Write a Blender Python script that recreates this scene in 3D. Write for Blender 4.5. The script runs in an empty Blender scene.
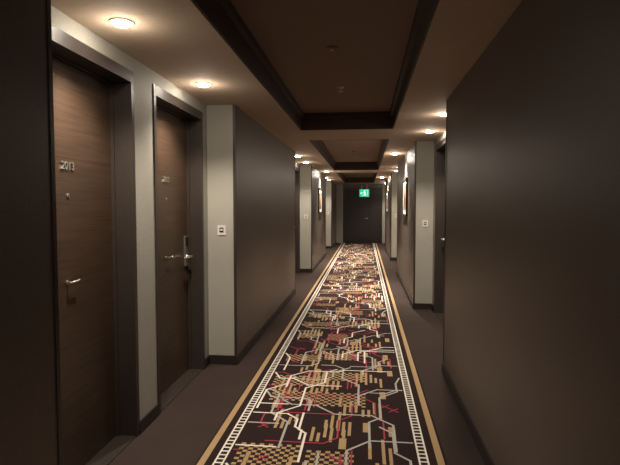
import bpy, math, random
from mathutils import Vector, Matrix
random.seed(31)
scene = bpy.context.scene
scene.view_settings.view_transform = 'Standard'
scene.view_settings.exposure = 0.0

# ------------------------------------------------------------------ constants
H = 1.45                      # eye height
XL, XR = -1.17, 0.69          # corridor faces of the projecting piers
AL, AR = -1.43, 0.95          # back of the door alcoves
OL, OR = -1.76, 1.28
Y0, Y1 = -4.9, 20.3
ZC = 2.37                     # soffit height
TRX0, TRX1 = -0.78, 0.325
ZT = 2.57
ALC_L = [(-4.76+6.54*k, -2.10+6.54*k) for k in range(4)]
ALC_R = [(-2.10+6.54*k, 0.64+6.54*k) for k in range(3)] + [(17.52, 20.3)]
OPEN = [(0.20, 1.205), (1.50, 2.52)]
ZO = 2.28

def srgb(r, g, b):
    def f(c):
        c /= 255.0
        return c/12.92 if c <= 0.04045 else ((c+0.055)/1.055)**2.4
    return (f(r), f(g), f(b), 1.0)

# ------------------------------------------------------------------ materials
def new_mat(name):
    m = bpy.data.materials.new(name); m.use_nodes = True
    nt = m.node_tree
    return m, nt, nt.nodes['Principled BSDF']

def fabric(name, col, var=0.25, rough=0.7, spec=0.3, scale=(60, 60, 60), bump=0.15, big=1.5, bdist=0.002):
    m, nt, b = new_mat(name)
    tc = nt.nodes.new('ShaderNodeTexCoord')
    mp = nt.nodes.new('ShaderNodeMapping'); mp.inputs['Scale'].default_value = scale
    nt.links.new(tc.outputs['Object'], mp.inputs['Vector'])
    n = nt.nodes.new('ShaderNodeTexNoise'); n.inputs['Scale'].default_value = 1.0
    n.inputs['Detail'].default_value = 4
    nt.links.new(mp.outputs['Vector'], n.inputs['Vector'])
    n2 = nt.nodes.new('ShaderNodeTexNoise'); n2.inputs['Scale'].default_value = big
    nt.links.new(tc.outputs['Object'], n2.inputs['Vector'])
    mx = nt.nodes.new('ShaderNodeMath'); mx.operation = 'MULTIPLY_ADD'
    nt.links.new(n2.outputs['Fac'], mx.inputs[0]); mx.inputs[1].default_value = 0.35
    nt.links.new(n.outputs['Fac'], mx.inputs[2])
    r = nt.nodes.new('ShaderNodeValToRGB')
    lo = [c*(1-var) for c in col[:3]]+[1]; hi = [c*(1+var) for c in col[:3]]+[1]
    r.color_ramp.elements[0].position = 0.45; r.color_ramp.elements[0].color = lo
    r.color_ramp.elements[1].position = 0.9; r.color_ramp.elements[1].color = hi
    nt.links.new(mx.outputs[0], r.inputs['Fac'])
    nt.links.new(r.outputs['Color'], b.inputs['Base Color'])
    bp = nt.nodes.new('ShaderNodeBump'); bp.inputs['Strength'].default_value = bump
    bp.inputs['Distance'].default_value = bdist
    nt.links.new(n.outputs['Fac'], bp.inputs['Height'])
    nt.links.new(bp.outputs['Normal'], b.inputs['Normal'])
    b.inputs['Roughness'].default_value = rough
    b.inputs['Specular IOR Level'].default_value = spec
    return m

def plain(name, col, rough=0.5, metal=0.0, spec=0.5, emit=None, estr=0):
    m, nt, b = new_mat(name)
    tc = nt.nodes.new('ShaderNodeTexCoord')
    n = nt.nodes.new('ShaderNodeTexNoise'); n.inputs['Scale'].default_value = 40
    nt.links.new(tc.outputs['Object'], n.inputs['Vector'])
    r = nt.nodes.new('ShaderNodeValToRGB')
    r.color_ramp.elements[0].color = [c*0.93 for c in col[:3]]+[1]
    r.color_ramp.elements[1].color = [min(1, c*1.07) for c in col[:3]]+[1]
    nt.links.new(n.outputs['Fac'], r.inputs['Fac'])
    nt.links.new(r.outputs['Color'], b.inputs['Base Color'])
    b.inputs['Roughness'].default_value = rough
    b.inputs['Metallic'].default_value = metal
    b.inputs['Specular IOR Level'].default_value = spec
    if emit:
        b.inputs['Emission Color'].default_value = emit
        b.inputs['Emission Strength'].default_value = estr
    return m

M_brown = fabric('brown_wallcovering', srgb(88, 77, 70), 0.26, 0.42, 0.5, (110, 110, 260), 0.25)
M_grey = fabric('grey_wallcovering', srgb(164, 161, 151), 0.12, 0.6, 0.3, (150, 150, 150))
M_floor = fabric('brown_carpet', srgb(60, 50, 46), 0.35, 0.95, 0.1, (160, 160, 160), 0.4)
M_soffit = fabric('taupe_paint', srgb(190, 170, 150), 0.04, 0.8, 0.2, (30, 30, 30), 0.05)
M_tray = fabric('brown_ceiling_panel', srgb(130, 107, 93), 0.05, 0.7, 0.2, (30, 30, 30), 0.05)
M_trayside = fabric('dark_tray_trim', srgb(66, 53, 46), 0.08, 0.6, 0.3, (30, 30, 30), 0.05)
M_base = fabric('dark_baseboard', srgb(46, 39, 37), 0.1, 0.4, 0.4, (20, 20, 20), 0.03)
M_frame = fabric('dark_bronze_frame', srgb(56, 49, 45), 0.08, 0.4, 0.4, (30, 30, 30), 0.03)
M_steel = plain('brushed_steel', srgb(190, 187, 180), 0.3, 0.85)
M_num = plain('satin_numeral', srgb(150, 146, 138), 0.35, 0.6)
M_white = plain('white_plastic', srgb(215, 212, 205), 0.4)
M_black = plain('black_plastic', srgb(25, 25, 25), 0.4)
M_lamp = plain('lamp_lens', (1, 1, 1, 1), 0.5, emit=(1.0, 0.89, 0.74, 1), estr=120)
M_ring = plain('lamp_trim', srgb(200, 190, 178), 0.4)
M_endd = fabric('dark_end_door', srgb(48, 44, 40), 0.1, 0.45, 0.4, (30, 30, 30), 0.03)
M_cfield = fabric('carpet_field', srgb(44, 32, 31), 0.3, 0.95, 0.1, (220, 220, 220), 0.4)
M_ctan = fabric('carpet_gold', srgb(168, 141, 104), 0.2, 0.95, 0.1, (220, 220, 220), 0.4)
M_cred = fabric('carpet_crimson', srgb(160, 58, 82), 0.2, 0.95, 0.1, (220, 220, 220), 0.4)
M_ccream = fabric('carpet_cream', srgb(222, 216, 204), 0.15, 0.95, 0.1, (220, 220, 220), 0.4)
M_cgrey = fabric('carpet_grey', srgb(168, 166, 160), 0.15, 0.95, 0.1, (220, 220, 220), 0.4)
M_green = plain('exit_green', srgb(20, 150, 90), 0.4, emit=(0.02, 0.75, 0.40, 1), estr=0.8)
M_exitw = plain('exit_white', srgb(235, 245, 240), 0.4, emit=(0.8, 1.0, 0.9, 1), estr=1.2)

def wood():
    m, nt, b = new_mat('walnut_veneer')
    tc = nt.nodes.new('ShaderNodeTexCoord')
    mp = nt.nodes.new('ShaderNodeMapping'); mp.inputs['Scale'].default_value = (3, 3, 130)
    nt.links.new(tc.outputs['Object'], mp.inputs['Vector'])
    n = nt.nodes.new('ShaderNodeTexNoise'); n.inputs['Scale'].default_value = 1.2
    n.inputs['Detail'].default_value = 6; n.inputs['Distortion'].default_value = 0.2
    nt.links.new(mp.outputs['Vector'], n.inputs['Vector'])
    r = nt.nodes.new('ShaderNodeValToRGB')
    r.color_ramp.elements[0].position = 0.3; r.color_ramp.elements[0].color = srgb(50, 38, 29)
    r.color_ramp.elements[1].position = 0.8; r.color_ramp.elements[1].color = srgb(82, 62, 47)
    nt.links.new(n.outputs['Fac'], r.inputs['Fac'])
    nt.links.new(r.outputs['Color'], b.inputs['Base Color'])
    b.inputs['Roughness'].default_value = 0.4
    b.inputs['Specular IOR Level'].default_value = 0.4
    return m
M_wood = wood()

def art(name, c1, c2, c3):
    m, nt, b = new_mat(name)
    tc = nt.nodes.new('ShaderNodeTexCoord')
    v = nt.nodes.new('ShaderNodeTexVoronoi'); v.inputs['Scale'].default_value = 7
    nt.links.new(tc.outputs['Object'], v.inputs['Vector'])
    r = nt.nodes.new('ShaderNodeValToRGB'); r.color_ramp.interpolation = 'CONSTANT'
    r.color_ramp.elements[0].color = c1
    r.color_ramp.elements[1].position = 0.66; r.color_ramp.elements[1].color = c3
    e = r.color_ramp.elements.new(0.36); e.color = c2
    nt.links.new(v.outputs['Color'], r.inputs['Fac'])
    nt.links.new(r.outputs['Color'], b.inputs['Base Color'])
    b.inputs['Roughness'].default_value = 0.3
    return m
M_art = art('print_artwork', srgb(60, 50, 48), srgb(130, 100, 84), srgb(195, 185, 172))

# ------------------------------------------------------------------ mesh builder
class MB:
    def __init__(s):
        s.v, s.f, s.m, s.mats = [], [], [], []
    def mi(s, mat):
        if mat not in s.mats: s.mats.append(mat)
        return s.mats.index(mat)
    def face(s, pts, mat):
        i = len(s.v); s.v += [tuple(p) for p in pts]
        s.f.append(tuple(range(i, i+len(pts)))); s.m.append(s.mi(mat))
    def box(s, x0, x1, y0, y1, z0, z1, mat, ymat=None):
        if x0 > x1: x0, x1 = x1, x0
        if y0 > y1: y0, y1 = y1, y0
        i = len(s.v)
        s.v += [(x0,y0,z0),(x1,y0,z0),(x1,y1,z0),(x0,y1,z0),(x0,y0,z1),(x1,y0,z1),(x1,y1,z1),(x0,y1,z1)]
        k = s.mi(mat); ky = s.mi(ymat) if ymat else k
        for f, mm in [((0,3,2,1),k),((4,5,6,7),k),((0,1,5,4),ky),((2,3,7,6),ky),((1,2,6,5),k),((3,0,4,7),k)]:
            s.f.append(tuple(i+a for a in f)); s.m.append(mm)
    def lathe(s, c, axis, prof, mat, n=24):
        """prof: list of (radius, offset along axis)"""
        ax = Vector(axis).normalized()
        t = Vector((0,0,1)) if abs(ax.z) < .9 else Vector((1,0,0))
        u = ax.cross(t).normalized(); w = ax.cross(u)
        c = Vector(c); k = s.mi(mat); base = len(s.v)
        for r, o in prof:
            for j in range(n):
                a = 2*math.pi*j/n
                s.v.append(tuple(c + ax*o + (u*math.cos(a)+w*math.sin(a))*r))
        for p in range(len(prof)-1):
            for j in range(n):
                a = base+p*n+j; b2 = base+p*n+(j+1) % n
                s.f.append((a, b2, b2+n, a+n)); s.m.append(k)
        s.f.append(tuple(base+j for j in range(n))[::-1]); s.m.append(k)
        e = base+(len(prof)-1)*n
        s.f.append(tuple(e+j for j in range(n))); s.m.append(k)
    def tube(s, pts, r, mat, n=10):
        for a, b2 in zip(pts, pts[1:]):
            a, b2 = Vector(a), Vector(b2); d = b2-a
            s.lathe(a, d, [(r*0.6, -r*0.5), (r, 0), (r, d.length), (r*0.6, d.length+r*0.5)], mat, n)
    def text(s, txt, size, mat4, mat, depth=0.003):
        cu = bpy.data.curves.new('t', 'FONT'); cu.body = txt; cu.size = size
        cu.align_x = 'CENTER'; cu.align_y = 'CENTER'; cu.extrude = depth; cu.offset = size*0.012
        ob = bpy.data.objects.new('t', cu); scene.collection.objects.link(ob)
        dg = bpy.context.evaluated_depsgraph_get()
        me = bpy.data.meshes.new_from_object(ob.evaluated_get(dg))
        i = len(s.v); k = s.mi(mat)
        s.v += [tuple(mat4 @ v.co) for v in me.vertices]
        for p in me.polygons:
            s.f.append(tuple(i+a for a in p.vertices)); s.m.append(k)
        bpy.data.objects.remove(ob); bpy.data.curves.remove(cu); bpy.data.meshes.remove(me)
    def obj(s, name, smooth=False, bevel=0, origin=None):
        me = bpy.data.meshes.new(name)
        o = Vector(origin) if origin else Vector((0,0,0))
        me.from_pydata([tuple(Vector(p)-o) for p in s.v], [], s.f)
        for m in s.mats: me.materials.append(m)
        me.polygons.foreach_set('material_index', s.m)
        me.update()
        ob = bpy.data.objects.new(name, me); scene.collection.objects.link(ob)
        ob.location = o
        if smooth:
            for p in me.polygons: p.use_smooth = True
            md = ob.modifiers.new('es', 'EDGE_SPLIT'); md.split_angle = math.radians(35)
        if bevel:
            md = ob.modifiers.new('bv', 'BEVEL'); md.width = bevel; md.segments = 2
            md.limit_method = 'ANGLE'; md.angle_limit = math.radians(60)
        return ob

# ------------------------------------------------------------------ shell
mb = MB(); mb.box(OL-.1, OR+.1, Y0-.2, Y1+.2, -0.1, 0, M_floor); mb.obj('floor')

mb = MB()
TR = [(0.35+6.55*k, 6.03+6.55*k) for k in range(-1, 3)]
TR[0] = (Y0+.5, TR[0][1])
TOPZ = 2.75
mb.box(OL-.1, TRX0, Y0-.2, Y1+.2, ZC, TOPZ, M_soffit)
mb.box(TRX1, OR+.1, Y0-.2, Y1+.2, ZC, TOPZ, M_soffit)
yy = Y0-.2
for a, b in TR:
    mb.box(TRX0, TRX1, yy, a, ZC, TOPZ, M_soffit); yy = b
    mb.box(TRX0, TRX1, a, b, ZT, TOPZ, M_tray)
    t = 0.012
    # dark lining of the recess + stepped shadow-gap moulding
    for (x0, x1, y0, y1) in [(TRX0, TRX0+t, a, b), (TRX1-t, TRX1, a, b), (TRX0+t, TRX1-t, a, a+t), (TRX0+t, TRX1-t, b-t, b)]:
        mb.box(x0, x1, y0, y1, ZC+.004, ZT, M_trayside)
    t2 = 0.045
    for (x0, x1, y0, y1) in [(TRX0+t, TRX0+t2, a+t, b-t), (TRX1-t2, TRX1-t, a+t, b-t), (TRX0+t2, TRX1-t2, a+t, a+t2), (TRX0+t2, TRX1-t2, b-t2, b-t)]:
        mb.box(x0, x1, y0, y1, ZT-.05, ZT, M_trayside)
mb.box(TRX0, TRX1, yy, Y1+.2, ZC, TOPZ, M_soffit)
mb.obj('ceiling')

def complement(alc):
    out = []; y = Y0
    for a, b in alc:
        if a > y: out.append((y, a))
        y = b
    if y < Y1: out.append((y, Y1))
    return out

doors = []
def side_wall(name, XF, XA, XO, alc, sgn):
    mb = MB()
    bb = MB()
    for a, b in complement(alc):
        mb.box(XF, XA, a, b, 0, ZC, M_brown, M_grey)
        # dark corner strips
        for y in (a, b):
            if y in (Y0, Y1): continue
            yy0, yy1 = (y-.003, y+.02) if y == a else (y-.02, y+.003)
            mb.box(XF-.004*sgn, XF+.02*sgn, yy0, yy1, .085, ZC, M_frame)
        bb.box(XF-.012*sgn, XF, a-.012, b+.012 if b < Y1 else b, 0, .085, M_base)
        if a > Y0: bb.box(XF, XA, a-.012, a, 0, .085, M_base)
        if b < Y1: bb.box(XF, XA, b, b+.012, 0, .085, M_base)
    y = Y0
    for a, b in alc:
        ya = a+.012
        for o0, o1 in OPEN:
            p0, p1 = a+o0, a+o1
            mb.box(XA, XO, y, p0, 0, ZC, M_grey)
            mb.box(XA, XO, p0, p1, ZO, ZC, M_grey)
            bb.box(XA-.012*sgn, XA, ya, p0, 0, .085, M_base)
            ya = p1
            y = p1
            doors.append((sgn, XA, p0, p1, (o0 < 1)))
        bb.box(XA-.012*sgn, XA, ya, b-.012, 0, .085, M_base)
    mb.box(XA, XO, y, Y1, 0, ZC, M_grey)
    mb.obj('wall_'+name); bb.obj('baseboard_'+name)
side_wall('left', XL, AL, OL, ALC_L, -1)
side_wall('right', XR, AR, OR, ALC_R, 1)

mb = MB(); mb.box(OL, OR, Y0-.15, Y0, 0, ZC, M_brown); mb.obj('wall_back')
mb = MB()
EX0, EX1 = -0.89, 0.68
mb.box(OL, EX0, Y1, Y1+.2, 0, ZC, M_grey)
mb.box(EX1, OR, Y1, Y1+.2, 0, ZC, M_grey)
mb.box(EX0, EX1, Y1, Y1+.2, 2.24, ZC, M_brown)
mb.obj('wall_end')

# ------------------------------------------------------------------ doors
nums = iter(['2009','2011','2013','2015','2017','2019','2021','2023'])
numsR = iter(['2010','2012','2014','2016','2018','2020','2022','2024'])
n = 0
for sgn, XA, p0, p1, first in doors:
    n += 1
    mb = MB()
    X = lambda d: XA - sgn*d         # d positive = towards the corridor
    j = 0.035
    mb.box(X(.008), X(-.20), p0, p0+j, 0, ZO, M_frame)
    mb.box(X(.008), X(-.20), p1-j, p1, 0, ZO, M_frame)
    mb.box(X(.008), X(-.20), p0+j, p1-j, ZO-.07, ZO, M_frame)
    # stop rebate
    mb.box(X(-.105), X(-.127), p0+j, p0+j+.012, 0, ZO-.07, M_frame)
    mb.box(X(-.105), X(-.127), p1-j-.012, p1-j, 0, ZO-.07, M_frame)
    mb.box(X(-.105), X(-.127), p0+j+.012, p1-j-.012, ZO-.082, ZO-.07, M_frame)
    mb.box(X(-.127), X(-.172), p0+j+.003, p1-j-.003, 0.008, ZO-.073, M_wood)
    F = -.127; c = (p0+p1)/2
    # room number
    txt = next(nums) if sgn < 0 else next(numsR)
    if sgn < 0:
        R = Matrix(((0,0,1,X(F+.004)),(1,0,0,c),(0,1,0,1.665),(0,0,0,1)))
    else:
        R = Matrix(((0,0,-1,X(F+.004)),(-1,0,0,c),(0,1,0,1.665),(0,0,0,1)))
    mb.text(txt, 0.058, R, M_num)
    ax = (-sgn, 0, 0)
    mb.lathe((X(F),c,1.51), ax, [(.012,0),(.012,.004),(.009,.006)], M_num, 16)
    mb.lathe((X(F+.006),c,1.51), ax, [(.006,0),(.004,.001)], M_black, 12)
    # hook bar at the centre of the door
    mb.lathe((X(F),c-.025,1.055), ax, [(.012,0),(.012,.004),(.005,.006),(.005,.024)], M_steel, 16)
    mb.tube([(X(F+.026),c-.038,1.055),(X(F+.027),c+.035,1.055),(X(F+.031),c+.042,1.061)], .005, M_steel)
    # lever lock set
    hy = p0+j+.065 if first else p1-j-.065
    dr = 1 if first else -1
    mb.box(X(F), X(F+.012), hy-.032, hy+.032, .94, 1.20, M_steel)
    mb.box(X(F+.012), X(F+.02), hy-.024, hy+.024, 1.11, 1.19, M_black)
    mb.lathe((X(F+.012),hy,1.02), ax, [(.02,0),(.018,.006),(.010,.01),(.010,.05)], M_steel, 16)
    mb.tube([(X(F+.058),hy,1.02),(X(F+.06),hy+dr*.115,1.02),(X(F+.045),hy+dr*.13,1.02)], .0095, M_steel)
    # threshold
    mb.box(X(0), X(-.2), p0+j, p1-j, 0, .006, M_frame)
    mb.obj('door_%d' % n, origin=(XA, c, 0))

# end fire door
mb = MB()
n += 1
YD = Y1
for (x0, x1, z0, z1) in [(EX0, EX0+.05, 0, 2.24), (EX1-.05, EX1, 0, 2.24), (EX0+.05, EX1-.05, 2.18, 2.24)]:
    mb.box(x0, x1, YD-.01, YD+.16, z0, z1, M_frame)
mid = 0.17
for x0, x1 in [(EX0+.053, mid-.003), (mid+.003, EX1-.053)]:
    mb.box(x0, x1, YD+.05, YD+.095, .01, 2.177, M_endd)
    for (a0, a1, z0, z1) in [(x0+.08, x1-.08, 1.15, 2.05), (x0+.08, x1-.08, .15, 1.0)]:
        mb.box(a0, a1, YD+.042, YD+.05, z0, z1, M_endd)
mb.lathe((mid-.07, YD+.05, 1.0), (0,-1,0), [(.025,0),(.022,.006),(.01,.01),(.01,.05)], M_steel, 16)
mb.tube([(mid-.07, YD-.005, 1.0), (mid-.19, YD-.005, 1.0)], .01, M_steel)
mb.obj('door_%d' % n, bevel=.003, origin=(-.1, YD, 0))

# ------------------------------------------------------------------ carpet runner
cx0, cx1 = -0.945, 0.466
cb = MB()
TH = 0.006
cya, cyb = Y0+.02, Y1-.02
cb.box(cx0, cx1, cya, cyb, 0, TH, M_cfield)
zc = [0]
def quad(x0, x1, y0, y1, mat, layer):
    zc[0] = (zc[0]+1) % 200
    z = TH + .0002 + layer*.0004 + zc[0]*1e-6
    cb.face([(x0,y0,z),(x1,y0,z),(x1,y1,z),(x0,y1,z)], mat)
def line(pts, w, mat, layer):
    for (a, b) in zip(pts, pts[1:]):
        a = Vector(a); b = Vector(b); d = b-a
        if d.length < 1e-6: continue
        d.normalize(); nn = Vector((-d.y, d.x))*w/2; a2 = a-d*w*.45; b2 = b+d*w*.45
        zc[0] = (zc[0]+1) % 200
        z = TH + .0002 + layer*.0004 + zc[0]*1e-6
        P = [a2-nn, b2-nn, b2+nn, a2+nn]
        cb.face([(p.x, p.y, z) for p in P][::-1] if (P[1]-P[0]).cross(P[2]-P[1]) < 0 else [(p.x, p.y, z) for p in P], mat)
# borders
for e, s in ((cx0, 1), (cx1, -1)):
    def q(a, b, y0, y1, m, l): 
        u, v = e+s*a, e+s*b
        quad(min(u, v), max(u, v), y0, y1, m, l)
    q(.012, .052, cya, cyb, M_ctan, 1)
    q(.098, .109, cya, cyb, M_ccream, 1)
    q(.146, .157, cya, cyb, M_ccream, 1)
    y = cya
    while y < cyb-.02:
        q(.109, .146, y, y+.014, M_ccream, 1); y += .045
fx0, fx1 = cx0+.175, cx1-.175
W = fx1-fx0
SEG = .62
y = cya+.05
def trace(x, py, w, mat, L):
    """circuit-board trace: long straight runs with 45 degree jogs"""
    pts = [(x, py)]
    dirn = random.choice([-1, 1])
    mode = random.choice(['y', 'x', 'y'])
    for s in range(random.randint(3, 6)):
        lx, ly = pts[-1]
        if s % 2 == 0:
            l = random.choice([.12, .18, .26, .36])
            if mode == 'y': nx, ny = lx, ly+l
            else: nx, ny = lx+dirn*l, ly
            mode = random.choice(['y', 'x'])
        else:
            l = random.choice([.05, .08, .14])
            nx, ny = lx+dirn*l, ly+l
        if nx < fx0 or nx > fx1: 
            nx = max(fx0, min(fx1, nx))
            pts.append((nx, ny)); break
        if ny > cyb-.02: break
        pts.append((nx, ny))
    line(pts, w, mat, L)
slots = [0, 1, 2]
while y < cyb-.95:
    # woven gold checker fields
    random.shuffle(slots)
    for s3 in slots[:2]:
        nx, ny = random.randint(8, 13), random.randint(6, 9)
        px = fx0+s3*W/3+random.uniform(-.02, .08); py = y+random.random()*(SEG-.2)
        px = max(fx0, px)
        for i in range(nx):
            for k in range(ny):
                if (i+k) % 2 == 0 and px+(i+1)*.028 < fx1:
                    quad(px+i*.028, px+i*.028+.028, py+k*.03, py+k*.03+.025, M_ctan, 1)
    # staggered gold bars along the corridor
    for _ in range(4):
        px = fx0+random.random()*W*.85; py = y+random.random()*SEG
        for i in range(random.randint(3, 6)):
            xx = px+i*.040; oy = random.choice([0, .05, .1, -.06])
            if xx+.024 < fx1:
                quad(xx, xx+.020, py+oy, py+oy+random.choice([.12, .2, .3]), M_ctan, 1)
    for _ in range(3):
        px = fx0+random.random()*(W-.06); py = y+random.random()*SEG
        quad(px, px+.045, py, py+.14, M_ctan, 1)
    # crimson parallel bars + traces
    px = fx0+random.random()*W*.8; py = y+random.random()*SEG
    for i in range(3):
        quad(px+i*.03, px+i*.03+.010, py+i*.03, py+i*.03+.22, M_cred, 2)
    for mat, cnt, w, L in ((M_cred, 3, .011, 2), (M_cgrey, 4, .015, 3), (M_ccream, 3, .015, 4)):
        for _ in range(cnt):
            trace(fx0+random.random()*W, y+random.random()*SEG, w, mat, L)
    for _ in range(2):
        x = fx0+.05+random.random()*(W-.1); py = y+random.random()*SEG; r = .03
        line([(x-r, py-r), (x+r, py+r)], .01, M_cred, 2); line([(x-r, py+r), (x+r, py-r)], .01, M_cred, 3)
    y += SEG
cb.obj('carpet_runner')

# ------------------------------------------------------------------ downlights
WARM = (1.0, 0.875, 0.73)
def downlight(x, y, z=ZC, r=.048, power=108, angle=126, glow=2.0, blend=.65):
    m = MB()
    m.lathe((x,y,z), (0,0,-1), [(r+.013,0),(r+.012,.005),(r+.004,.007),(r,.003)], M_ring, 28)
    m.lathe((x,y,z-.002), (0,0,-1), [(r,0),(r*.95,.007),(r*.7,.014),(r*.3,.017)], M_lamp, 28)
    o = m.obj('recessed_downlight', smooth=True, origin=(x, y, z))
    ld = bpy.data.lights.new('lamp', 'SPOT'); ld.energy = power; ld.color = WARM
    ld.spot_size = math.radians(angle); ld.spot_blend = blend; ld.shadow_soft_size = r*.9
    l = bpy.data.objects.new('lamp', ld); scene.collection.objects.link(l)
    l.parent = o; l.location = (0, 0, -.03)
    # sideways spill from the domed lens
    pd = bpy.data.lights.new('lens_spill', 'POINT'); pd.energy = glow; pd.color = WARM; pd.shadow_soft_size = .04
    p = bpy.data.objects.new('lens_spill', pd); scene.collection.objects.link(p)
    p.parent = o; p.location = (0, 0, -.10)
for a, b in ALC_L:
    downlight(-1.21, a+.64); downlight(-1.21, a+1.90)
for a, b in ALC_R:
    downlight(.77, a+.67); downlight(.77, a+1.80)
# wall washers over the pictures
for wx, wy in ((.50, 8.75), (-1.0, 12.9), (.50, 15.6)):
    downlight(wx, wy, power=560, angle=116, blend=.9, glow=3)

# ------------------------------------------------------------------ pictures
def picture(sgn, y):
    XF = XL if sgn < 0 else XR
    X = lambda d: XF - sgn*d
    m = MB(); w, z0, z1 = .40, 1.30, 1.94
    t = .03
    m.box(X(0), X(.028), y-w, y+w, z0, z0+t, M_black)
    m.box(X(0), X(.028), y-w, y+w, z1-t, z1, M_black)
    m.box(X(0), X(.028), y-w, y-w+t, z0+t, z1-t, M_black)
    m.box(X(0), X(.028), y+w-t, y+w, z0+t, z1-t, M_black)
    m.box(X(0), X(.014), y-w+t, y+w-t, z0+t, z1-t, M_white)
    m.box(X(.014), X(.016), y-w+.11, y+w-.11, z0+.11, z1-.11, M_art)
    m.obj('framed_picture', origin=(XF, y, z0))
picture(1, 8.75); picture(-1, 12.9); picture(1, 15.6)

# ------------------------------------------------------------------ switches
def switch(x, y, z):
    m = MB()
    m.box(x-.038, x+.038, y-.007, y, z-.045, z+.045, M_white)
    m.box(x-.018, x+.018, y-.010, y-.007, z-.018, z+.024, M_black)
    m.box(x-.012, x+.012, y-.012, y-.010, z-.004, z+.012, M_white)
    m.obj('light_switch', bevel=.002, origin=(x, y, z))
for a, b in ALC_L: switch(-1.30, b, 1.24)
for a, b in ALC_R[:-1]: switch(.84, b, 1.22)

# ------------------------------------------------------------------ ceiling devices
for a, b in TR:
    for k, nm in ((b-2.47, 'smoke_detector'), (b-1.28, 'fire_sprinkler')):
        m = MB()
        if nm == 'smoke_detector':
            m.lathe((-.235,k,ZT), (0,0,-1), [(.038,0),(.038,.008),(.032,.016),(.012,.020)], M_tray, 24)
            m.lathe((-.235,k,ZT-.020), (0,0,-1), [(.01,0),(.008,.003)], M_ring, 12)
        else:
            m.lathe((-.235,k,ZT), (0,0,-1), [(.034,0),(.034,.003),(.012,.005),(.009,.02),(.004,.022),(.004,.034),(.02,.036),(.02,.038)], M_ring, 20)
        m.obj(nm, smooth=True, origin=(-.235, k, ZT))

# ------------------------------------------------------------------ exit sign
m = MB()
ex, ey, ez = -.04, 19.4, 1.99
m.box(ex-.19, ex+.19, ey-.025, ey+.025, ez-.15, ez+.15, M_white)
m.box(ex-.175, ex+.175, ey-.028, ey-.025, ez-.135, ez+.135, M_green)
m.tube([(ex-.1, ey, ez+.15), (ex-.1, ey, ZC)], .008, M_steel)
m.tube([(ex+.1, ey, ez+.15), (ex+.1, ey, ZC)], .008, M_steel)
yq = ey-.030
m.box(ex+.01, ex+.13, yq, ey-.028, ez-.11, ez+.11, M_exitw)       # doorway
m.box(ex+.02, ex+.12, yq-.001, yq, ez-.11, ez+.10, M_green)
def limb(p, q, w):
    p = Vector((p[0], 0, p[1])); q = Vector((q[0], 0, q[1])); d = (q-p).normalized(); nn = Vector((-d.z, 0, d.x))*w/2
    c = [p-nn, q-nn, q+nn, p+nn]
    m.face([(ex+v.x, yq-.003, ez+v.z) for v in c], M_exitw)
limb((0,.05),(.02,-.03),.035); limb((.02,-.03),(.06,-.06),.02); limb((.06,-.06),(.05,-.11),.018)
limb((.02,-.03),(-.02,-.08),.02); limb((-.02,-.08),(-.07,-.08),.018)
limb((0,.045),(.06,.02),.016); limb((0,.045),(-.05,.01),.016)
m.lathe((ex+.01, yq-.001, ez+.085), (0,-1,0), [(.02,0),(.02,.002)], M_exitw, 14)
# arrow
m.face([(ex-.16,yq-.001,ez+.0),(ex-.11,yq-.001,ez-.04),(ex-.11,yq-.001,ez+.04)], M_exitw)
m.box(ex-.11, ex-.07, yq-.001, yq, ez-.012, ez+.012, M_exitw)
m.obj('exit_sign', origin=(ex, ey, ez))

# ------------------------------------------------------------------ world + camera
w = bpy.data.worlds.new('world'); scene.world = w; w.use_nodes = True
w.node_tree.nodes['Background'].inputs[0].default_value = (0.01, 0.009, 0.008, 1)

cam = bpy.data.cameras.new('camera'); co = bpy.data.objects.new('camera', cam)
scene.collection.objects.link(co); scene.camera = co
cam.sensor_width = 36; cam.lens = 500/620*36; cam.clip_start = .02
co.location = (0, 0, H)
psi, th = math.radians(6.3), math.radians(2.9)
s, c, S, C = math.sin(psi), math.cos(psi), math.sin(th), math.cos(th)
r = Vector((c, s, 0)); f = Vector((-s*C, c*C, -S)); u = r.cross(f)
mw = Matrix(((r.x, u.x, -f.x, 0), (r.y, u.y, -f.y, 0), (r.z, u.z, -f.z, H), (0, 0, 0, 1)))
co.matrix_world = mw
